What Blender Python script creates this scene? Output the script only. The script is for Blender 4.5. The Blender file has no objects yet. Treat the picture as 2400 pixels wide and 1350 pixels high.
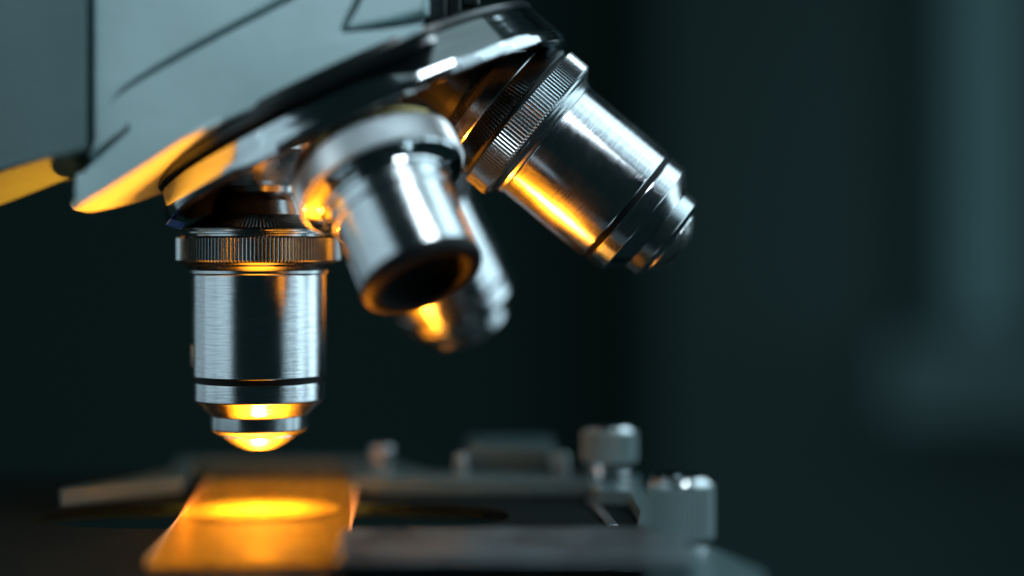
import bpy, bmesh, math, random
from mathutils import Vector, Matrix, noise
random.seed(7)
sc = bpy.context.scene
U = 0.0633e-3          # one unit of the drawing in metres
F = 3950.0             # lens to focal plane, in drawing units
Z0 = 0.20              # height of the lens above the bench, metres
R = math.radians

# ------------------------------------------------------------------ camera
cd = bpy.data.cameras.new('camera'); cam = bpy.data.objects.new('camera', cd)
sc.collection.objects.link(cam); sc.camera = cam
cam.location = (0, -F*U, Z0); cam.rotation_euler = (R(90), 0, 0)
cd.sensor_width = 36; cd.lens = 36*F/2400; cd.shift_y = -102/2400
cd.clip_start = 0.01; cd.clip_end = 30
cd.dof.use_dof = True; cd.dof.focus_distance = (F-160)*U; cd.dof.aperture_fstop = 3.5
# ------------------------------------------------------------------ world
w = bpy.data.worlds.new('World'); sc.world = w; w.use_nodes = True
bg = w.node_tree.nodes['Background']
bg.inputs[0].default_value = (0.10, 0.26, 0.28, 1); bg.inputs[1].default_value = 0.055
sc.view_settings.view_transform = 'Standard'; sc.view_settings.look = 'None'
sc.view_settings.exposure = 0; sc.view_settings.gamma = 1
sc.render.engine = 'CYCLES'
cy = sc.cycles
cy.use_denoising = True
try: cy.denoiser = 'OPENIMAGEDENOISE'
except Exception: pass
cy.max_bounces = 10; cy.diffuse_bounces = 3; cy.glossy_bounces = 6; cy.transmission_bounces = 8
cy.sample_clamp_indirect = 6; cy.caustics_reflective = True; cy.blur_glossy = 0.4

# ------------------------------------------------------------------ lamps
FC = Vector((0, 0, Z0))                     # centre of the focal plane
def area(name, az, el, dist, w_, h_, radiance, color, spread=180, target=FC):
    """az: degrees to the right of the camera side, el: degrees up"""
    d = Vector((math.sin(R(az))*math.cos(R(el)), -math.cos(R(az))*math.cos(R(el)), math.sin(R(el))))
    ld = bpy.data.lights.new(name, 'AREA'); ld.shape = 'RECTANGLE'
    ld.size = w_; ld.size_y = h_; ld.color = color; ld.spread = R(spread)
    ld.energy = radiance*math.pi*w_*h_
    o = bpy.data.objects.new(name, ld); sc.collection.objects.link(o)
    o.location = target + d*dist
    o.rotation_euler = (-d).to_track_quat('-Z', 'Y').to_euler()
    return o
COOL = (0.66, 0.90, 1.0)
for a0, a1, rad in ((48, 53, 1.0), (55, 69, 1.3), (71.5, 96, 2.3), (99, 125, 2.8)):      # panes of one window
    area('window_light', (a0+a1)/2, 22, .46, .46*R(a1-a0), .58, rad, COOL)
for a0, a1, rad in ((-70, -41, .95), (-96, -70, .8), (-125, -96, .5)):
    area('left_window_light', (a0+a1)/2, 9, .55, .55*R(a1-a0), .47, rad, COOL)
area('ceiling_bounce', 60, 68, .70, .70, .45, .42, (.62, .88, .92))
area('head_fill_light', 38, 42, .15, .06, .06, 17, (.80, .93, 1.0), target=Vector((-.010, -.028, Z0+.045)))  # added fill light close by, brightens the right end of the head
WARM = (1.0, .44, .075)
def lamp_up(name, x, d, z, sx, sy, radiance, spread, shape='RECTANGLE'):
    ld = bpy.data.lights.new(name, 'AREA'); ld.shape = shape; ld.size = sx*U; ld.size_y = sy*U
    ld.color = WARM; ld.spread = R(spread); ld.energy = radiance*math.pi*sx*sy*U*U*(.785 if shape == 'DISK' else 1)
    o = bpy.data.objects.new(name, ld); sc.collection.objects.link(o)
    o.location = (x*U, d*U, z*U+Z0); o.rotation_euler = (math.pi, 0, R(4.3))
    return o
lamp_up('condenser_lamp', -590, 0, -790, 95, 95, 2000, 132, 'DISK')
lamp_up('slide_glow_light', -562, -70, -735, 384, 1060, 5.2, 150)  # added light below the slide, makes its whole length glow

# ------------------------------------------------------------------ materials
def newmat(name):
    m = bpy.data.materials.new(name); m.use_nodes = True
    nt = m.node_tree; b = nt.nodes['Principled BSDF']
    return m, nt, b
def nd(nt, t, **kw):
    n = nt.nodes.new(t)
    for k, v in kw.items(): setattr(n, k, v)
    return n
def metal(name, col, rough, aniso=0.0, lines=0.0, line_scale=9000, wear=0.1):
    m, nt, b = newmat(name)
    b.inputs['Metallic'].default_value = 1
    b.inputs['Base Color'].default_value = (*col, 1)
    L = nt.links
    tc = nd(nt, 'ShaderNodeTexCoord')
    # wear / finger marks drive roughness a little
    n1 = nd(nt, 'ShaderNodeTexNoise'); n1.inputs['Scale'].default_value = 180; n1.inputs['Detail'].default_value = 6
    L.new(tc.outputs['Object'], n1.inputs['Vector'])
    mr = nd(nt, 'ShaderNodeMapRange'); mr.inputs['To Min'].default_value = rough*(1-wear*2); mr.inputs['To Max'].default_value = rough*(1+wear*3)
    mr.inputs['From Min'].default_value = .3; mr.inputs['From Max'].default_value = .7
    L.new(n1.outputs['Fac'], mr.inputs['Value'])
    if aniso > 0:
        b.inputs['Anisotropic'].default_value = aniso
        tg = nd(nt, 'ShaderNodeTangent', direction_type='RADIAL', axis='Z')
        L.new(tg.outputs[0], b.inputs['Tangent'])
    if lines > 0:
        # turning marks: fine along the axis, long round it
        sp = nd(nt, 'ShaderNodeSeparateXYZ'); L.new(tc.outputs['Object'], sp.inputs[0])
        at = nd(nt, 'ShaderNodeMath', operation='ARCTAN2'); L.new(sp.outputs[1], at.inputs[0]); L.new(sp.outputs[0], at.inputs[1])
        ma = nd(nt, 'ShaderNodeMath', operation='MULTIPLY'); ma.inputs[1].default_value = 2.5; L.new(at.outputs[0], ma.inputs[0])
        mz = nd(nt, 'ShaderNodeMath', operation='MULTIPLY'); mz.inputs[1].default_value = line_scale; L.new(sp.outputs[2], mz.inputs[0])
        cb = nd(nt, 'ShaderNodeCombineXYZ'); L.new(ma.outputs[0], cb.inputs[0]); L.new(mz.outputs[0], cb.inputs[1])
        n2 = nd(nt, 'ShaderNodeTexNoise'); n2.inputs['Scale'].default_value = 1.0; n2.inputs['Detail'].default_value = 5; n2.inputs['Roughness'].default_value = .7
        L.new(cb.outputs[0], n2.inputs['Vector'])
        bp = nd(nt, 'ShaderNodeBump'); bp.inputs['Strength'].default_value = lines; bp.inputs['Distance'].default_value = 0.00006
        L.new(n2.outputs['Fac'], bp.inputs['Height']); L.new(bp.outputs[0], b.inputs['Normal'])
        mm = nd(nt, 'ShaderNodeMapRange'); mm.inputs['From Min'].default_value = .3; mm.inputs['From Max'].default_value = .7
        mm.inputs['To Min'].default_value = .82; mm.inputs['To Max'].default_value = 1.2
        L.new(n2.outputs['Fac'], mm.inputs['Value'])
        mu = nd(nt, 'ShaderNodeMath', operation='MULTIPLY'); L.new(mm.outputs[0], mu.inputs[0]); L.new(mr.outputs[0], mu.inputs[1])
        L.new(mu.outputs[0], b.inputs['Roughness'])
        mc = nd(nt, 'ShaderNodeMapRange'); mc.inputs['From Min'].default_value = .3; mc.inputs['From Max'].default_value = .7
        mc.inputs['To Min'].default_value = .74; mc.inputs['To Max'].default_value = 1.14; L.new(n2.outputs['Fac'], mc.inputs['Value'])
        vs = nd(nt, 'ShaderNodeVectorMath', operation='SCALE'); vs.inputs[0].default_value = col
        L.new(mc.outputs[0], vs.inputs['Scale']); L.new(vs.outputs[0], b.inputs['Base Color'])
    else:
        L.new(mr.outputs[0], b.inputs['Roughness'])
    return m
M = {}
M['brushed'] = metal('brushed_chrome', (.55, .58, .61), .115, .82, .35, 4200)
M['knurl'] = metal('knurled_metal', (.40, .44, .46), .22, 0, 0)
M['knurl_dark'] = metal('dark_knurled_metal', (.22, .26, .27), .26, 0, 0)
M['tip'] = metal('lapped_metal', (.60, .62, .63), .24, 0, 0)
M['turned'] = metal('turned_metal', (.45, .49, .51), .18, .6, .12, 14000)
M['polish'] = metal('polished_chrome', (.54, .58, .60), .07, 0, 0)
M['rim'] = metal('smoky_chrome', (.50, .54, .57), .10, 0, .03, 3000)
M['dull'] = metal('dull_aluminium', (.36, .40, .42), .38, .3, .10, 6000)
M['grip'] = metal('worn_aluminium', (.26, .31, .32), .55, 0, 0)
M['brass'] = metal('brass', (.55, .40, .16), .25, 0, 0)

def plain(name, col, rough, bump=0, bscale=400, spec=.5, coat=0, mott=0.0):
    m, nt, b = newmat(name); L = nt.links
    b.inputs['Base Color'].default_value = (*col, 1); b.inputs['Roughness'].default_value = rough
    b.inputs['Specular IOR Level'].default_value = spec; b.inputs['Coat Weight'].default_value = coat
    tc = nd(nt, 'ShaderNodeTexCoord')
    if bump:
        n = nd(nt, 'ShaderNodeTexNoise'); n.inputs['Scale'].default_value = bscale; n.inputs['Detail'].default_value = 4
        L.new(tc.outputs['Object'], n.inputs['Vector'])
        bp = nd(nt, 'ShaderNodeBump'); bp.inputs['Strength'].default_value = bump; bp.inputs['Distance'].default_value = .0004
        L.new(n.outputs['Fac'], bp.inputs['Height']); L.new(bp.outputs[0], b.inputs['Normal'])
    if mott:
        n = nd(nt, 'ShaderNodeTexNoise'); n.inputs['Scale'].default_value = 60; n.inputs['Detail'].default_value = 5
        L.new(tc.outputs['Object'], n.inputs['Vector'])
        rp = nd(nt, 'ShaderNodeMapRange'); rp.inputs['From Min'].default_value = .3; rp.inputs['From Max'].default_value = .7
        rp.inputs['To Min'].default_value = 1-mott; rp.inputs['To Max'].default_value = 1+mott
        L.new(n.outputs['Fac'], rp.inputs['Value'])
        vm = nd(nt, 'ShaderNodeVectorMath', operation='SCALE'); vm.inputs[0].default_value = col
        L.new(rp.outputs[0], vm.inputs['Scale']); L.new(vm.outputs[0], b.inputs['Base Color'])
    return m
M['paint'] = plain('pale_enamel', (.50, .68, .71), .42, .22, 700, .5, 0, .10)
M['paint_shaded'] = plain('shaded_enamel', (.13, .235, .25), .42, .25, 700, .5, 0, .12)  # head enamel darkened: shade of the turned-away arm put into its colour
M['satin'] = plain('satin_grey_enamel', (.075, .125, .135), .33, .05, 1500, .5, 0, .08)
M['knob'] = plain('grey_coated_metal', (.20, .28, .29), .35)
M['bar'] = metal('satin_nickel', (.30, .37, .40), .40, 0, 0)
M['black'] = plain('black_enamel', (.006, .010, .011), .28, .03, 1500, .5)
M['groove'] = plain('black_groove', (.004, .006, .007), .5, 0, 400, .12)
M['stage'] = plain('matt_black_stage', (.005, .010, .011), .6, .05, 2500, .08)
M['tag'] = plain('etched_silver_tag', (.16, .20, .21), .5)
M['blue'] = plain('blue_reflection', (.006, .07, .62), .3)
M['wall'] = plain('dark_teal_wall', (.044, .092, .084), .9)
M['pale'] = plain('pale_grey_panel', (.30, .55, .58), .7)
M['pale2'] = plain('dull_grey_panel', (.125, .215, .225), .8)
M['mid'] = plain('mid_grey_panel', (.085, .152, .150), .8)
M['matte'] = plain('matt_black_lining', (.003, .004, .004), .75, 0, 400, .15)
M['knurl_light'] = metal('pale_knurled_metal', (.62, .66, .68), .30, 0, 0)
M['lens'] = plain('lens_glass', (.02, .02, .02), .05, 0, 400, .8, 1)

def slide_mat():
    m, nt, b = newmat('amber_lit_glass'); L = nt.links
    out = nt.nodes['Material Output']; nt.nodes.remove(b)
    tr = nd(nt, 'ShaderNodeBsdfTransparent'); tr.inputs[0].default_value = (1, .80, .45, 1)
    tl = nd(nt, 'ShaderNodeBsdfTranslucent'); tl.inputs[0].default_value = (.75, .60, .16, 1)
    gl = nd(nt, 'ShaderNodeBsdfGlossy'); gl.inputs[0].default_value = (1, 1, 1, 1); gl.inputs['Roughness'].default_value = .16
    tc = nd(nt, 'ShaderNodeTexCoord')
    mp = nd(nt, 'ShaderNodeMapping'); mp.inputs['Scale'].default_value = (900, 2600, 900); L.new(tc.outputs['Object'], mp.inputs[0])
    n = nd(nt, 'ShaderNodeTexNoise'); n.inputs['Scale'].default_value = 1; n.inputs['Detail'].default_value = 6; L.new(mp.outputs[0], n.inputs['Vector'])
    bp = nd(nt, 'ShaderNodeBump'); bp.inputs['Strength'].default_value = .35; bp.inputs['Distance'].default_value = .0001
    L.new(n.outputs['Fac'], bp.inputs['Height']); L.new(bp.outputs[0], gl.inputs['Normal'])
    mp2 = nd(nt, 'ShaderNodeMapping'); mp2.inputs['Scale'].default_value = (220, 600, 100); L.new(tc.outputs['Object'], mp2.inputs[0])
    n3 = nd(nt, 'ShaderNodeTexNoise'); n3.inputs['Scale'].default_value = 1; n3.inputs['Detail'].default_value = 7; n3.inputs['Roughness'].default_value = .65; L.new(mp2.outputs[0], n3.inputs['Vector'])
    cr = nd(nt, 'ShaderNodeValToRGB'); cr.color_ramp.elements[0].position = .36; cr.color_ramp.elements[0].color = (.40, .28, .03, 1)
    cr.color_ramp.elements[1].position = .62; cr.color_ramp.elements[1].color = (.70, .62, .16, 1)
    L.new(n3.outputs['Fac'], cr.inputs[0]); L.new(cr.outputs[0], tl.inputs[0])
    m1 = nd(nt, 'ShaderNodeMixShader'); m1.inputs[0].default_value = .2
    # scatter masked by distance from the lamp: hotspot and glow painted in, streaked by noise
    vd = nd(nt, 'ShaderNodeVectorMath', operation='DISTANCE'); vd.inputs[1].default_value = (-590*U, 0, Z0-620*U); L.new(tc.outputs['Object'], vd.inputs[0])
    md = nd(nt, 'ShaderNodeMapRange', interpolation_type='SMOOTHSTEP'); md.inputs['From Min'].default_value = 60*U; md.inputs['From Max'].default_value = 420*U
    md.inputs['To Min'].default_value = .02; md.inputs['To Max'].default_value = .46; L.new(vd.outputs['Value'], md.inputs['Value'])
    ns = nd(nt, 'ShaderNodeMapRange'); ns.inputs['From Min'].default_value = .3; ns.inputs['From Max'].default_value = .7; ns.inputs['To Min'].default_value = .45; ns.inputs['To Max'].default_value = 1.4
    L.new(n.outputs['Fac'], ns.inputs['Value'])
    mb = nd(nt, 'ShaderNodeMapRange', interpolation_type='SMOOTHSTEP'); mb.inputs['From Min'].default_value = 0; mb.inputs['From Max'].default_value = 190*U
    mb.inputs['To Min'].default_value = .15; mb.inputs['To Max'].default_value = 0; L.new(vd.outputs['Value'], mb.inputs['Value'])
    ad = nd(nt, 'ShaderNodeMath', operation='ADD'); L.new(md.outputs[0], ad.inputs[0]); L.new(mb.outputs[0], ad.inputs[1])
    mf = nd(nt, 'ShaderNodeMath', operation='MULTIPLY'); L.new(ad.outputs[0], mf.inputs[0]); L.new(ns.outputs[0], mf.inputs[1]); L.new(mf.outputs[0], m1.inputs[0])
    L.new(tr.outputs[0], m1.inputs[1]); L.new(tl.outputs[0], m1.inputs[2])
    fr = nd(nt, 'ShaderNodeFresnel'); fr.inputs[0].default_value = 1.45; L.new(bp.outputs[0], fr.inputs['Normal'])
    m2 = nd(nt, 'ShaderNodeMixShader'); L.new(fr.outputs[0], m2.inputs[0])
    L.new(m1.outputs[0], m2.inputs[1]); L.new(gl.outputs[0], m2.inputs[2])
    L.new(m2.outputs[0], out.inputs[0])
    return m
M['slide'] = slide_mat()
def edge_mat():
    m, nt, b = newmat('ground_glass_edge'); L = nt.links
    tl = nd(nt, 'ShaderNodeBsdfTranslucent'); tl.inputs[0].default_value = (1, .85, .5, 1)
    df = nd(nt, 'ShaderNodeBsdfDiffuse'); df.inputs[0].default_value = (.8, .75, .6, 1)
    mx = nd(nt, 'ShaderNodeMixShader'); mx.inputs[0].default_value = .25
    L.new(tl.outputs[0], mx.inputs[1]); L.new(df.outputs[0], mx.inputs[2]); L.new(mx.outputs[0], nt.nodes['Material Output'].inputs[0])
    return m
M['edge'] = edge_mat()
def emit(name, col, s):
    m, nt, b = newmat(name)
    b.inputs['Base Color'].default_value = (.02, .02, .02, 1)
    b.inputs['Emission Color'].default_value = (*col, 1); b.inputs['Emission Strength'].default_value = s
    return m
M['lamp'] = emit('warm_lamp_glass', (1, .50, .12), 3)
M['lamp_soft'] = emit('warm_diffuser_glass', (1, .42, .04), 2.2)

# ------------------------------------------------------------------ helpers
def I(x, y, d):                              # picture coordinates + distance behind the focal plane -> drawing units
    s = (F+d)/F
    return Vector(((x-1200)*s, d, (573-y)*s))
def Wd(v): return Vector((v[0]*U, v[1]*U, v[2]*U+Z0))
def link(name, me, mat, parent=None, mw=None, smooth=35):
    if mat: me.materials.append(mat)
    if smooth:
        me.polygons.foreach_set('use_smooth', [True]*len(me.polygons))
        me.set_sharp_from_angle(angle=R(smooth))
    o = bpy.data.objects.new(name, me); sc.collection.objects.link(o)
    if mw is not None: o.matrix_world = mw
    if parent is not None:
        pm = parent.get('_m'); o.parent = parent
    return o
def bm_to(name, bm):
    bmesh.ops.recalc_face_normals(bm, faces=bm.faces)
    me = bpy.data.meshes.new(name); bm.to_mesh(me); bm.free(); return me

ROOT = bpy.data.objects.new('microscope', None); sc.collection.objects.link(ROOT)
ROOT.location = (0, 0, 0); ROOT.empty_display_size = .02
ROOT['label'] = 'pale grey laboratory microscope with four silver objectives on a tilted revolving nosepiece'
ROOT['category'] = 'microscope'

def lathe(profile, seg=160, cap=True):
    """profile: list of (r, z) in drawing units -> bmesh in metres, axis +z"""
    bm = bmesh.new(); rings = []
    pr = [profile[0]]
    for (ra, za), (rb, zb) in zip(profile, profile[1:]):       # support loops keep long faces true
        ln = math.hypot(rb-ra, zb-za)
        if ln > 5:
            e = min(.8, ln*.12)/ln
            pr += [(ra+(rb-ra)*e, za+(zb-za)*e), (rb+(ra-rb)*e, zb+(za-zb)*e)]
        pr.append((rb, zb))
    for r, z in pr:
        if r <= 1e-6:
            rings.append([bm.verts.new((0, 0, z*U))]); continue
        rings.append([bm.verts.new((r*U*math.cos(2*math.pi*k/seg), r*U*math.sin(2*math.pi*k/seg), z*U)) for k in range(seg)])
    for a, b in zip(rings, rings[1:]):
        for k in range(seg):
            k2 = (k+1) % seg
            if len(a) == 1 and len(b) == 1: continue
            if len(a) == 1: bm.faces.new((a[0], b[k], b[k2]))
            elif len(b) == 1: bm.faces.new((a[k], b[0], a[k2]))
            else: bm.faces.new((a[k], b[k], b[k2], a[k2]))
    return bm
def knurled(z0, z1, r0, r1, teeth=136, depth=7, lip=3, inner=None, flat=.0):
    """ring of straight teeth between z0 and z1 with chamfered ends"""
    sub = 4; seg = teeth*sub; bm = bmesh.new(); rings = []
    inner = inner or min(r0, r1)-depth-14
    zs = [(z0, r0-depth-1, 0), (z0+lip, r0, 1), (z1-lip, r1, 1), (z1, r1-depth-1, 0)]
    rings.append([(inner, z0, 0)]*1)
    allr = [(inner, z0, 0)] + [(r, z, t) for z, r, t in zs] + [(inner, z1, 0)]
    rr = []
    for r, z, t in allr:
        ring = []
        for k in range(seg):
            ph = k % sub
            off = (0, 0, 1, 1)[ph] if False else (0.0, .35, 1.0, .35)[ph]
            jit = 1
            rad = r - (depth*(off) if t else 0)
            a = 2*math.pi*k/seg
            ring.append(bm.verts.new((rad*U*math.cos(a), rad*U*math.sin(a), z*U)))
        rr.append(ring)
    for a, b in zip(rr, rr[1:]+rr[:1]):
        for k in range(seg):
            k2 = (k+1) % seg
            bm.faces.new((a[k], b[k], b[k2], a[k2]))
    return bm
def prism(pts_near, pts_far, name='m'):
    """closed solid between two matching outlines of world-space drawing-unit points"""
    bm = bmesh.new()
    a = [bm.verts.new(Wd(p)) for p in pts_near]; b = [bm.verts.new(Wd(p)) for p in pts_far]
    bm.faces.new(a); bm.faces.new(b[::-1]); n = len(a)
    for k in range(n): bm.faces.new((a[k], a[(k+1) % n], b[(k+1) % n], b[k]))
    bmesh.ops.recalc_face_normals(bm, faces=bm.faces)
    return bm
def bevel_mod(o, w_, seg=3, ang=30):
    m = o.modifiers.new('bevel', 'BEVEL'); m.width = w_*U; m.segments = seg; m.limit_method = 'ANGLE'; m.angle_limit = R(ang)
    wn = o.modifiers.new('normals', 'WEIGHTED_NORMAL'); wn.keep_sharp = True; wn.weight = 80
    return m

# ------------------------------------------------------------------ setting: wall and what stands far behind
def setting(name, bm, mat):
    o = link(name, bm_to(name, bm), mat, None, None, 0); o['kind'] = 'structure'; return o
def boxbm(x0, x1, y0, y1, z0, z1):
    bm = bmesh.new()
    bmesh.ops.create_cube(bm, size=1, matrix=Matrix.Translation(((x0+x1)/2, (y0+y1)/2, (z0+z1)/2)) @ Matrix.Diagonal((x1-x0, y1-y0, z1-z0, 1)))
    return bm
def BI(x0, x1, y0, y1, D, th=.02):
    a = Wd(I(x0, y1, D/U)); b = Wd(I(x1, y0, D/U))
    return boxbm(a.x, b.x, D, D+th, a.z, b.z)
setting('wall', BI(-1500, 4200, -1500, 3200, 1.30, .05), M['wall'])
def far_thing(name, cat, label, rects):
    root = bpy.data.objects.new(name, None); sc.collection.objects.link(root)
    root['label'] = label; root['category'] = cat
    first = True
    for nm, x0, x1, y0, y1, D, th, mat in rects:
        o = link(nm, bm_to(nm, BI(x0, x1, y0, y1, D, th)), M[mat], None, None, 0); o.parent = root
    return root
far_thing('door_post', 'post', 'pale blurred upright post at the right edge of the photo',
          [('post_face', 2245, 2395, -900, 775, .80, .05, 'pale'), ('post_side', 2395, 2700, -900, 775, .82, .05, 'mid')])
far_thing('equipment_box', 'box', 'pale blurred box low behind at the right edge below the upright post',
          [('box_face', 2080, 2700, 800, 980, .70, .08, 'pale2')])
# tall cabinet with a rounded front: its face turns slowly towards the window
bm = bmesh.new(); rows = []
a = Wd(I(1530, 573, 1.0/U)).x; b = Wd(I(2750, 573, 1.0/U)).x
for k in range(41):
    t = k/40; an = R(-84+t*158)
    x = a+(b-a)*t; y = 1.02-.10*math.cos(an)
    rows.append([bm.verts.new((x, y, z)) for z in (-1.0, 1.2)])
for p, q in zip(rows, rows[1:]): bm.faces.new((p[0], q[0], q[1], p[1]))
cab = link('cabinet', bm_to('cabinet', bm), M['mid'], None, None, 80)
so = cab.modifiers.new('s', 'SOLIDIFY'); so.thickness = .02; so.offset = 1
cab['label'] = 'tall dark teal cabinet with a rounded front far out of focus behind the right side'; cab['category'] = 'cabinet'

# ------------------------------------------------------------------ arm and head
AXA = Vector((.42262, 0, -.90631))           # turret axis, pointing down
P = Vector((607-1200, 0, 573+235))           # where all axes meet

def hull(name, near, keel, dn, mat, parent, v=14, up=16):
    """underside that bulges from the near bottom edge to a keel at depth 0 and up again behind"""
    bm = bmesh.new(); rows = []
    for (nx, ny), (kx, ky) in zip(near, keel):
        N = I(nx, ny, dn); K = I(kx, ky, 0)
        row = [bm.verts.new(Wd(N+Vector((0, -1.5, up*1.0)))), bm.verts.new(Wd(N+Vector((0, -2.5, up*.45))))]
        for i in range(0, 2*v+1):
            t = i/v if i <= v else 2-i/v
            wgt = 1-(1-t)**1.75
            dep = dn*(1-t) if i <= v else -dn*(1-t)
            q = N.lerp(K, wgt); q.y = dep
            if i > v: q = K + Vector((0, 0, 0)); q.y = dep*.8; q.z = K.z + 330*(1-math.sqrt(max(0, 1-(1-t)**2))) + 25*(1-t)
            if i == 0: q = N+Vector((0, 3, 1))
            row.append(bm.verts.new(Wd(q)))
        rows.append(row)
    for a, b in zip(rows, rows[1:]):
        for k in range(len(a)-1): bm.faces.new((a[k], a[k+1], b[k+1], b[k]))
    for row in (rows[0], rows[-1]):
        c = bm.verts.new(sum((x.co for x in row), Vector())/len(row))
        for k in range(len(row)-1): bm.faces.new((row[k], row[k+1], c))
    return bm

def tube_cutter(pts, radii, d, depth=60):
    bm = bmesh.new(); rings = []; n = len(pts)
    for i, (x, y) in enumerate(pts):
        a = Vector(pts[max(i-1, 0)]); b = Vector(pts[min(i+1, n-1)])
        t = (b-a).normalized(); nrm = Vector((-t.y, t.x)); r = radii[i]
        ring = []
        for (s, dd) in ((-1, -30), (1, -30), (1, depth*.6), (.5, depth), (-.5, depth), (-1, depth*.6)):
            p = I(x, y, d); px = Vector((nrm.x*r*s*(F+d)/F, dd, -nrm.y*r*s*(F+d)/F))
            ring.append(bm.verts.new(Wd(p+px)))
        rings.append(ring)
    for a, b in zip(rings, rings[1:]):
        m = len(a)
        for k in range(m): bm.faces.new((a[k], a[(k+1) % m], b[(k+1) % m], b[k]))
    bm.faces.new(rings[0]); bm.faces.new(rings[-1][::-1])
    bmesh.ops.recalc_face_normals(bm, faces=bm.faces)
    return bm
def smooth_poly(pts, it=2):
    for _ in range(it):
        q = [pts[0]]
        for a, b in zip(pts, pts[1:]):
            q += [tuple(a[i]*.75+b[i]*.25 for i in range(len(a))), tuple(a[i]*.25+b[i]*.75 for i in range(len(a)))]
        q.append(pts[-1]); pts = q
    return pts
def boolean(o, cutters):
    for c in cutters:
        me = bm_to('cutter', c); oc = bpy.data.objects.new('cutter', me); sc.collection.objects.link(oc)
        m = o.modifiers.new('b', 'BOOLEAN'); m.object = oc; m.operation = 'DIFFERENCE'; m.solver = 'EXACT'
        dg = bpy.context.evaluated_depsgraph_get(); dg.update()
        new = bpy.data.meshes.new_from_object(o.evaluated_get(dg))
        o.modifiers.clear(); old = o.data; o.data = new
        bpy.data.objects.remove(oc)
def join_bm(o, bm):
    b2 = bmesh.new(); b2.from_mesh(o.data)
    me = bm_to('tmp', bm); b2.from_mesh(me); b2.to_mesh(o.data); b2.free(); bpy.data.meshes.remove(me)
def shade(o, ang=35):
    me = o.data; me.polygons.foreach_set('use_smooth', [True]*len(me.polygons)); me.set_sharp_from_angle(angle=R(ang))

DH = -440
head_out = [(217, -140), (217, 325), (213, 350), (200, 374), (186, 394), (176, 416), (173, 445), (175, 470), (181, 486), (200, 478), (250, 448), (330, 396), (430, 330), (520, 290), (600, 256),
            (700, 211), (800, 166), (900, 121), (960, 94), (978, 84), (986, 74), (989, 62), (990, 40), (1000, 24), (1001, -140)]
nearp = [I(x, y, DH) for x, y in head_out]; farp = [Vector((p.x, DH+110, p.z+(12 if p.z < 330 and p.x < -500 else 0))) for p in nearp]
head = link('head', bm_to('head', prism(nearp, farp)), None, None, None, 0)
# round the near face edge
m = bevel_mod(head, 9, 4, 50)
dg = bpy.context.evaluated_depsgraph_get(); dg.update()
new = bpy.data.meshes.new_from_object(head.evaluated_get(dg)); head.modifiers.clear(); head.data = new
g1 = smooth_poly([(258, 246, 2), (266, 228, 4), (300, 200, 6), (360, 163, 8), (440, 118, 9), (540, 64, 9.5), (650, 8, 9.5), (780, -60, 9)], 2)
g2 = smooth_poly([(300, 288, 3), (300, 302, 5), (276, 320, 7), (240, 350, 9), (178, 402, 14)], 2)
g3 = [(872, -60, 10), (838, 0, 9), (806, 62, 8), (800, 74, 7)]
g4 = [(798, 71, 6), (830, 67, 8), (880, 60, 11), (930, 51, 14), (985, 40, 18), (1030, 30, 21)]
boolean(head, [tube_cutter([p[:2] for p in g], [p[2] for p in g], DH, dp) for g, dp in ((g1, 70), (g2, 80), (g3, 110), (g4, 130))])
nN = [(176, 466), (182, 488), (200, 479), (250, 449), (330, 397), (430, 331), (520, 291)]
nK = [(196, 494), (205, 497), (222, 496), (270, 486), (325, 471), (385, 450), (450, 425)]
join_bm(head, hull('h', nN, nK, DH, None, None))
b2 = [(345-1200, 720), (1012-1200, 720), (1012-1200, 478), (440-1200, 205), (345-1200, 195)]
join_bm(head, prism([Vector((x, DH+112, z)) for x, z in b2], [Vector((x, 440, z)) for x, z in b2]))
head.data.materials.clear(); head.data.materials.append(M['paint']); shade(head, 40); head.parent = ROOT
wn = head.modifiers.new('normals', 'WEIGHTED_NORMAL'); wn.keep_sharp = True; wn.weight = 80

DA = -465
xs = [-420, -200, 0, 100, 190, 205]
def arm_d(x): return DA + (205-x)*.5
arm_bot = [(-420, 518), (-200, 458), (0, 402), (100, 373), (190, 347), (205, 340)]
out = [(-420, -140), (205, -140)] + arm_bot[::-1]
nearp = [I(x, y, arm_d(x)) for x, y in out]; farp = [Vector((p.x-45, p.y+110, p.z+(10 if p.z < 330 else 0))) for p in nearp]
arm = link('arm', bm_to('arm', prism(nearp, farp)), None, None, None, 0)
m = bevel_mod(arm, 5, 4, 50)
dg = bpy.context.evaluated_depsgraph_get(); dg.update()
new = bpy.data.meshes.new_from_object(arm.evaluated_get(dg)); arm.modifiers.clear(); arm.data = new
bm = bmesh.new(); rows = []
v = 14
for (nx, ny), (kx, ky) in zip([(-420, 519), (-200, 459), (0, 403), (150, 360), (202, 345)], [(-300, 590), (-150, 534), (20, 473), (150, 421), (222, 394)]):
    dn = arm_d(nx); N = I(nx, ny, dn); K = I(kx, ky, 0)
    row = [bm.verts.new(Wd(N+Vector((0, -1.5, 14))))]
    for i in range(0, 2*v+1):
        t = i/v if i <= v else 2-i/v
        q = N.lerp(K, 1-(1-t)**1.75); q.y = dn*(1-t)*(1 if i <= v else -1)
        if i > v: q = K + Vector((0, 0, 0)); q.y = -dn*.8*(1-t); q.z = K.z + 330*(1-math.sqrt(max(0, 1-(1-t)**2))) + 25*(1-t)
        row.append(bm.verts.new(Wd(q)))
    rows.append(row)
for a, b in zip(rows, rows[1:]):
    for k in range(len(a)-1): bm.faces.new((a[k], a[k+1], b[k+1], b[k]))
for row in (rows[0], rows[-1]):
    c = bm.verts.new(sum((x.co for x in row), Vector())/len(row))
    for k in range(len(row)-1): bm.faces.new((row[k], row[k+1], c))
join_bm(arm, bm)
b2 = [(-1650, 700), (-905, 700), (-905, 240), (-1650, 60)]
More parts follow.
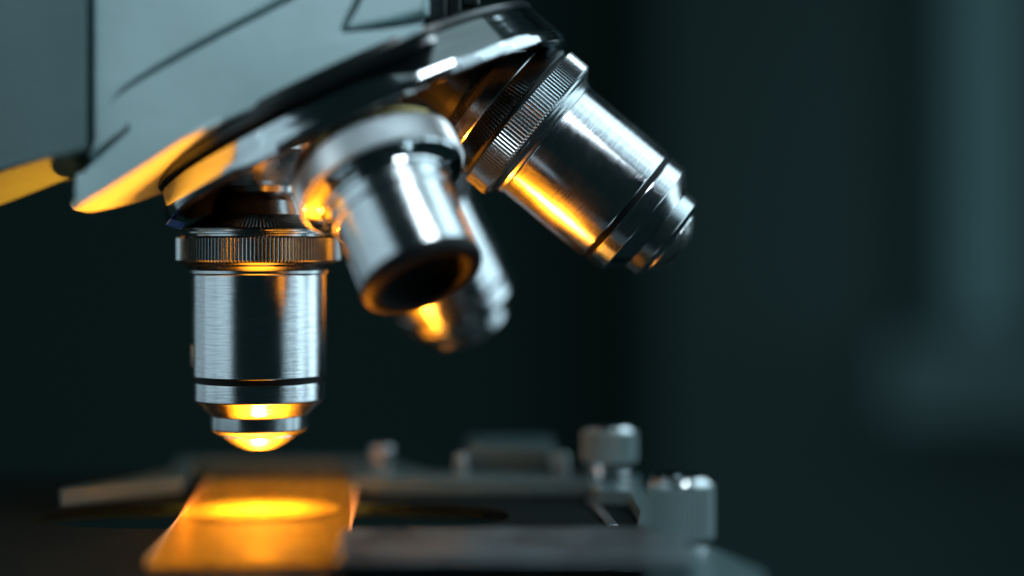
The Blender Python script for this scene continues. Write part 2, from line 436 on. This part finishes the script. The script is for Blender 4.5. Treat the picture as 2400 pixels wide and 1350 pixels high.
join_bm(arm, prism([Vector((x, DA+250, z)) for x, z in b2], [Vector((x, 440, z)) for x, z in b2]))
arm.data.materials.clear(); arm.data.materials.append(M['paint_shaded']); shade(arm, 40); arm.parent = ROOT
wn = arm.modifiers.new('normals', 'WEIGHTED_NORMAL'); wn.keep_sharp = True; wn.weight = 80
arm['label'] = 'enamel block at the left edge, darkened in its colour for shade'

# black parts behind the head's right end
def part_box(name, x0, x1, y0, y1, d0, d1, mat, parent, bev=4):
    s = [(x0, y0), (x1, y0), (x1, y1), (x0, y1)]
    n_ = [I(x, y, d0) for x, y in s]; f_ = [Vector((p.x, d1, p.z)) for p in n_]
    o = link(name, bm_to(name, prism(n_, f_)), mat, parent, None, 30); bevel_mod(o, bev, 2); return o
kb = part_box('clamp_block', 1004, 1046, -140, 48, -330, 100, M['black'], ROOT)
part_box('clamp_screw', 1049, 1080, -140, 36, -300, -220, M['black'], kb)
part_box('lever', 1082, 1125, -60, 16, -290, -240, M['black'], ROOT, 8)

# ------------------------------------------------------------------ nosepiece
def axis_matrix(origin, direction, twist=Vector((0, 1, 0))):
    z = direction.normalized(); x = twist.cross(z).normalized(); y = z.cross(x)
    m = Matrix((x, y, z)).transposed().to_4x4(); m.translation = Wd(origin); return m
TM = axis_matrix(P, AXA)
nose = link('nosepiece', bm_to('nosepiece', lathe([(0, 508), (462, 508), (470, 509), (474, 511), (477, 515), (483, 530), (490, 546), (498, 564), (505, 579), (507, 583), (508.5, 589), (509, 591), (509, 605), (507.5, 607.5), (504, 609), (472, 609), (468, 607), (463.5, 566), (458, 562), (0, 562)], 256)), M['rim'], ROOT, TM, 30)
pl = [(492*math.cos(a), 505*math.sin(a)) for a in [R(90+k*180/40) for k in range(41)]] + [(225, -505), (235, -495), (235, 495), (225, 505)]
def TP(q, d, t): return P + AXA*t + Vector((.90631, 0, .42262))*q + Vector((0, d, 0))
bp_ = link('base_plate', bm_to('bp', prism([TP(q, d, 508) for q, d in pl], [TP(q, d, 530) for q, d in pl])), M['black'], ROOT, None, 40)
bevel_mod(bp_, 3, 3)
ringb = link('retaining_ring', bm_to('r', lathe([(0, 462), (455, 486), (466, 488), (470, 492), (472, 503), (468, 507), (0, 507)], 200)), M['black'], nose, None, 30)
link('underside_plate', bm_to('u', lathe([(0, 562.5), (457, 562.5), (462, 566), (467, 606), (465, 607), (455, 570), (0, 570)], 200)), M['matte'], nose, None, 30)
# centre screw of the turret
link('centre_screw', bm_to('u', lathe([(48, 566), (48, 600), (44, 604), (0, 606)], 48)), M['polish'], nose, None, 30)

# ------------------------------------------------------------------ objectives
def obj_parts(kind):
    """list of (part name, parent part index or None, bmesh, material)"""
    L = []
    if kind == 'high':
        # barrel
        pr = [(120, 866), (150, 866), (151, 868), (153, 871), (155.5, 876), (157, 879), (157, 1112), (156, 1114.5), (153, 1115.5), (140, 1115.5)]
        L.append(('objective', lathe(pr, 200), M['brushed']))
        L.append(('knurled_ring', knurled(789, 848, 190, 190, 132, 6.5, 4), M['knurl']))
        L.append(('skirt', lathe([(160, 847.5), (180, 847.5), (181, 849), (178, 853), (170, 858), (164, 864), (161, 868), (160.5, 874.5), (158.5, 877), (150, 877)], 160), M['turned']))
        L.append(('black_groove', lathe([(139, 1115), (151, 1115), (151, 1127.5), (139, 1127.5)], 128), M['groove']))
        L.append(('lower_ring', lathe([(139, 1127), (151, 1127), (153.5, 1128.5), (154, 1131), (154, 1168), (153, 1170), (151, 1171.5), (116, 1205), (100, 1205)], 200), M['brushed']))
        L.append(('nose_ring', lathe([(100, 1204.5), (112, 1204.5), (113.5, 1206.5), (113.5, 1236), (112, 1239), (96, 1249), (88, 1250.5), (60, 1250.5)], 160), M['turned']))
        L.append(('tip', lathe([(60, 1250), (85, 1250), (86, 1252), (86, 1254.5), (84, 1256), (80, 1259), (67, 1269), (52, 1278), (40, 1284), (34, 1286), (18, 1287), (16, 1285.5), (0, 1285)], 128), M['tip']))
    else:
        pr = [(100, 862), (134, 862), (136, 864), (137, 868), (137, 898), (136, 901), (132, 904), (131, 908), (131, 1052), (120, 1052)]
        L.append(('objective', lathe(pr, 200), M['brushed']))
        L.append(('knurled_ring', knurled(772, 836, 186, 186, 130, 6.5, 4), M['knurl_light']))
        L.append(('skirt', lathe([(150, 835.5), (178, 835.5), (179, 838), (176, 842), (150, 852), (143, 858), (142, 864), (120, 864)], 160), M['polish']))
        L.append(('front_ring', lathe([(110, 1051), (131, 1051), (132.5, 1054), (133, 1060), (132, 1068), (128, 1075), (120, 1079), (108, 1080), (100, 1078)], 160), M['groove']))
        L.append(('front_recess', lathe([(100, 1078), (95, 1072), (92, 1050), (86, 1030), (66, 1010), (0, 1005)], 128), M['matte']))
        L.append(('front_lens', lathe([(70, 1012), (60, 1014), (40, 1016), (0, 1017)], 64), M['matte']))
    return L
def upper_parts(style):
    L = []
    if style == 'narrow':     # objective over the slide
        L.append(('mount', lathe([(150, 560), (150, 590), (128, 618), (112, 641), (98, 661), (92, 672), (90, 687), (60, 690)], 128), M['tip']))
        L.append(('shoulder', lathe([(60, 684), (84, 684), (92, 687), (99, 694), (104, 706), (108, 722), (112, 738), (114, 741), (80, 741)], 128), M['turned']))
        L.append(('collar', knurled(740, 771, 122, 173, 120, 5, 2, 90), M['knurl_dark']))
        L.append(('washer', lathe([(100, 770), (160, 770.5), (161, 774), (150, 775), (150, 777), (166, 777.5), (168, 779), (168, 782), (164, 783.5), (150, 784), (150, 790), (100, 790)], 160), M['turned']))
    elif style == 'short':
        L.append(('mount', lathe([(112, 570), (112, 640), (110, 690), (60, 700)], 128), M['tip']))
        L.append(('shoulder', lathe([(60, 690), (112, 690), (122, 700), (128, 715), (150, 730), (152, 738), (100, 738)], 128), M['turned']))
        L.append(('brass_band', lathe([(120, 737), (166, 737.5), (170, 741), (172, 750), (172, 752), (120, 752)], 128), M['brass']))
        L.append(('washer', lathe([(120, 751.5), (160, 751.5), (162, 760), (165, 770), (165, 774), (120, 774)], 128), M['turned']))
    else:
        L.append(('mount', lathe([(118, 570), (118, 650), (116, 690), (60, 690)], 128), M['black']))
        L.append(('shoulder', lathe([(60, 672), (112, 672), (126, 676), (140, 686), (150, 700), (156, 716), (159, 732), (158, 737), (120, 737)], 160), M['tip']))
        L.append(('collar', knurled(735, 781, 165, 184, 128, 5.5, 3), M['knurl_dark']))
        L.append(('black_gap', lathe([(140, 780), (174, 780.5), (174, 790), (140, 790)], 128), M['groove']))
    return L
CACHE = {}
def make_objective(direction, kind, style, label, dL=0, twist=Vector((0, 1, 0))):
    mw = axis_matrix(P+direction*dL, direction, twist)
    main = None
    for key in ((kind,), (style, 'u')):
        if key not in CACHE:
            parts = obj_parts(kind) if len(key) == 1 else upper_parts(style)
            arr = []
            for nm, bm, mat in parts:
                me = bm_to(nm, bm); me.materials.append(mat)
                me.polygons.foreach_set('use_smooth', [True]*len(me.polygons)); me.set_sharp_from_angle(angle=R(28))
                arr.append((nm, me))
            CACHE[key] = arr
        for nm, me in CACHE[key]:
            o = bpy.data.objects.new(nm, me); sc.collection.objects.link(o)
            if main is None:
                main = o; o.parent = ROOT; o.matrix_world = mw; o['label'] = label
            else: o.parent = main
    return main
sB = math.sin(R(25)); cB = math.cos(R(25))
o1 = make_objective(Vector((0, 0, -1)), 'high', 'narrow', 'upright silver objective pointing straight down at the slide')
o3 = make_objective(Vector((math.cos(R(39.8)), 0, -math.sin(R(39.8)))), 'high', 'wide', 'silver objective tilted out to the right')
d2 = (AXA*cB + Vector((0, -1, 0))*sB).normalized()
d4 = (AXA*cB + Vector((0, 1, 0))*sB).normalized()
o2 = make_objective(d2, 'low', 'short', 'short wide objective with a black front ring turned towards the viewer')
o4 = make_objective(d4, 'high', 'wide', 'blurred objective behind the short one')
# small etched tag on the left flank of the upright objective
bm = bmesh.new(); n = 8; r0 = 157.5
vv = []
for z in (1040, 1090):
    vv.append([bm.verts.new((r0*U*math.cos(a), r0*U*math.sin(a), z*U)) for a in [R(-28+i*(30/n)) for i in range(n+1)]])
for k in range(n): bm.faces.new((vv[0][k], vv[0][k+1], vv[1][k+1], vv[1][k]))
tg = link('etched_tag', bm_to('tag', bm), M['tag'], o1, None, 30)
so = tg.modifiers.new('s', 'SOLIDIFY'); so.thickness = 1.2*U
# blue reflection at the low edge of the rotating disc, added as a coloured piece
bm = prism([I(x, y, -200) for x, y in ((388, 527), (400, 512), (434, 522), (425, 538))], [I(x, y, -120) for x, y in ((388, 527), (400, 512), (434, 522), (425, 538))])
bt = link('blue_glint', bm_to('blue_glint', bm), M['blue'], ROOT, None, 30); bevel_mod(bt, 2, 2)

# ------------------------------------------------------------------ stage
ZS = -637.0
KD = .96
def Q(d): return KD*d-158     # distances behind the sharp plane, which lies in front of the optical axis
ST = R(-4.3)
def SP(x, d, z):              # stage coordinates: rotated with the stage about the optical axis
    c = Vector((607-1200, 60))
    v = Vector((x-c.x, d-c.y)); ca, sa = math.cos(-ST), math.sin(-ST)
    return Vector((c.x+v.x*ca-v.y*sa, c.y+v.x*sa+v.y*ca, z))
def slab(name, pts, z0, z1, mat, parent, bev=4, rot=False):
    f = SP if rot else (lambda x, d, z: Vector((x, d, z)))
    o = link(name, bm_to(name, prism([f(x, d, z1) for x, d in pts], [f(x, d, z0) for x, d in pts])), mat, parent, None, 30)
    if bev: bevel_mod(o, bev, 3)
    return o
stage_pts = [(-2600, -1300), (400, -1300), (345, 300), (330, 790), (-2600, 790)]
stage = link('stage', bm_to('stage', prism([SP(x, d, ZS) for x, d in stage_pts], [SP(x, d, ZS-34) for x, d in stage_pts])), None, None, None, 0)
# oblong opening, and an added cut that lets the glow light up under the slide
cx = 615-1200+20
hole = []
for k in range(64):
    a = 2*math.pi*k/64
    ca, sa = math.cos(a), math.sin(a)
    e = .72
    hole.append((cx+533*math.copysign(abs(ca)**e, ca), Q(178)+169*math.copysign(abs(sa)**e, sa)))
cut1 = prism([Vector((x, d, ZS+40)) for x, d in hole], [Vector((cx+(x-cx)*1.16, Q(178)+(d-Q(178))*1.45, ZS-100)) for x, d in hole])
def slide_c(sx, sd, z):       # slide coordinates: sx across, sd along
    a = R(4.3); ox, od = -568, -24
    return Vector((ox+sx*math.cos(a)-sd*math.sin(a), od+sx*math.sin(a)+sd*math.cos(a), z))
glow_cut = [(-193, -585), (193, -585), (193, 585), (-193, 585)]
cut2 = prism([slide_c(x, d, ZS+40) for x, d in glow_cut], [slide_c(x, d, ZS-100) for x, d in glow_cut])
boolean(stage, [cut1, cut2])
stage.data.materials.clear(); stage.data.materials.append(M['stage']); shade(stage, 30); stage.parent = ROOT
bevel_mod(stage, 2, 2)
# condenser below: black bowl, lamp lens and diffuser
cond = link('condenser', bm_to('c', lathe([(0, 170), (330, 170), (380, 160), (400, 150), (410, 150), (395, 172), (340, 190), (0, 190)], 96)), M['black'], ROOT, axis_matrix(Vector((-590, -60, ZS)), Vector((0, 0, -1))), 30)
link('condenser_lens', bm_to('c', lathe([(0, 158), (90, 159), (110, 162), (112, 169), (0, 169)], 64)), M['lens'], cond, None, 30)

# ------------------------------------------------------------------ the slide
sl = [(-198, -600), (198, -600), (198, 600), (-198, 600)]
slide = link('glass_slide', bm_to('glass_slide', prism([slide_c(x, d, ZS+17) for x, d in sl], [slide_c(x, d, ZS+1) for x, d in sl])), M['slide'], None, None, 0)
slide['label'] = 'thin amber glowing glass slide lying on the black stage under the upright objective'
slide['category'] = 'glass slide'
bevel_mod(slide, 1.5, 2)
for sx in (-198, 192):
    e = [(sx, -600), (sx+6, -600), (sx+6, 600), (sx, 600)]
    link('ground_edge', bm_to('edge', prism([slide_c(x, d, ZS+18) for x, d in e], [slide_c(x, d, ZS+.6) for x, d in e])), M['edge'], slide, None, 0)

# ------------------------------------------------------------------ slide holder
def FX(x, d): return (x-1200)*(F+Q(d))/F
BP = [(140, 287), (300, 415), (428, 518), (450, 860), (808, 860), (822, 545), (900, 500), (1490, 470), (1500, 560), (1480, 600), (1000, 660), (900, 940), (420, 940), (400, 700), (285, 500), (142, 330)]
bar = [(FX(a, b), Q(b)) for a, b in BP]
holder = slab('slide_holder', bar, ZS+2, ZS+44, M['satin'], ROOT, 5)
fb = [(FX(796, -330), Q(-330)), (FX(1500, -300), Q(-300)), (FX(1590, -300), Q(-300)), (FX(1640, -690), Q(-690)), (FX(785, -690), Q(-690))]
fb2 = [(x, d+(90 if k > 2 else 0)) for k, (x, d) in enumerate(fb)]
fr = link('front_bar', bm_to('fb', prism([Vector((x, d, ZS+52)) for x, d in fb], [Vector((x, d, ZS-40)) for x, d in fb2])), M['bar'], ROOT, None, 30); bevel_mod(fr, 10, 3)
fl = slab('front_ledge', [(FX(318, -500), Q(-500)), (FX(798, -500), Q(-500)), (FX(780, -760), Q(-760)), (FX(300, -760), Q(-760))], ZS-60, ZS-4, M['satin'], ROOT, 8)
ar = slab('side_arm', [(FX(1372, 465), Q(465)), (FX(1500, 465), Q(465)), (FX(1545, 0), Q(0)), (FX(1540, -320), Q(-320)), (FX(1490, -330), Q(-330)), (FX(1500, 0), Q(0)), (FX(1475, 300), Q(300)), (FX(1400, 330), Q(330))], ZS+2, ZS+40, M['satin'], ROOT, 4)
strut = slab('strut', [(FX(1372, 400), Q(400)), (FX(1392, 400), Q(400)), (FX(1450, -20), Q(-20)), (FX(1425, -20), Q(-20))], ZS+2, ZS+10, M['dull'], ROOT, 2)
def knob(name, x, d, zb, zt, r, rb, teeth, label=None):
    mw = axis_matrix(Vector((FX(x, d), Q(d), zb)), Vector((0, 0, 1)))
    h = zt-zb
    foot = h*.30
    o = link(name, bm_to(name, lathe([(0, 0), (rb, 0), (rb+2, 3), (rb+2, foot-3), (rb-4, foot), (rb-4, foot+2), (0, foot+2)], 64)), M['polish'], ROOT, mw, 30)
    link('grip', bm_to('g', knurled(foot, h-10, r, r, teeth, r*.075, 3, r*.3)), M['knob'], o, None, 25)
    link('cap', bm_to('g', lathe([(r*.3, h-11), (r-6, h-11), (r-3, h-9), (r-5, h-4), (r-11, h+3), (r-22, h+8), (r*.4, h+11), (0, h+12)], 64)), M['polish'], o, None, 30)
    if label: o['label'] = label
    return o
def zat(y, d): return (573-y)*(F+Q(d))/F
knob('thumb_screw', 1428, 520, ZS+46, zat(1000, 520), 70, 52, 46, 'ribbed thumb screw standing behind the stage')
knob('thumb_screw', 1594, -330, ZS-20, zat(1120, -330), 70, 58, 40, 'nearer thumb screw at the right end of the front bar')
pin = link('pin', bm_to('p', lathe([(0, 0), (24, 0), (24, 14), (30, 18), (31, 50), (28, 60), (16, 66), (0, 67)], 48)), M['dull'], ROOT, axis_matrix(Vector((FX(895, 690), Q(690), ZS+46)), Vector((0, 0, 1))), 30)
blk = slab('rack_block', [(FX(1095, 640), Q(640)), (FX(1300, 640), Q(640)), (FX(1295, 900), Q(900)), (FX(1090, 900), Q(900))], ZS+44, zat(1048, 640), M['satin'], ROOT, 14)
def post(x, d, r, yt):
    return link('post', bm_to('p', lathe([(0, 0), (r, 0), (r, (zat(yt, d)-(ZS+44))*.8), (r*.7, zat(yt, d)-(ZS+44)), (0, zat(yt, d)-(ZS+43))], 32)), M['grip'], blk, axis_matrix(Vector((FX(x, d), Q(d), ZS+44)), Vector((0, 0, 1))), 30)
post(1080, 600, 17, 1064); post(1316, 600, 20, 1060)
# foot under the near thumb screw running off to the lower right
foot = slab('corner_plate', [(FX(1500, -300), Q(-300)), (FX(1640, -250), Q(-250)), (FX(1790, -600), Q(-600)), (FX(1800, -900), Q(-900)), (FX(1520, -900), Q(-900))], ZS-70, ZS+16, M['satin'], ROOT, 10)
bpy.context.view_layer.update()
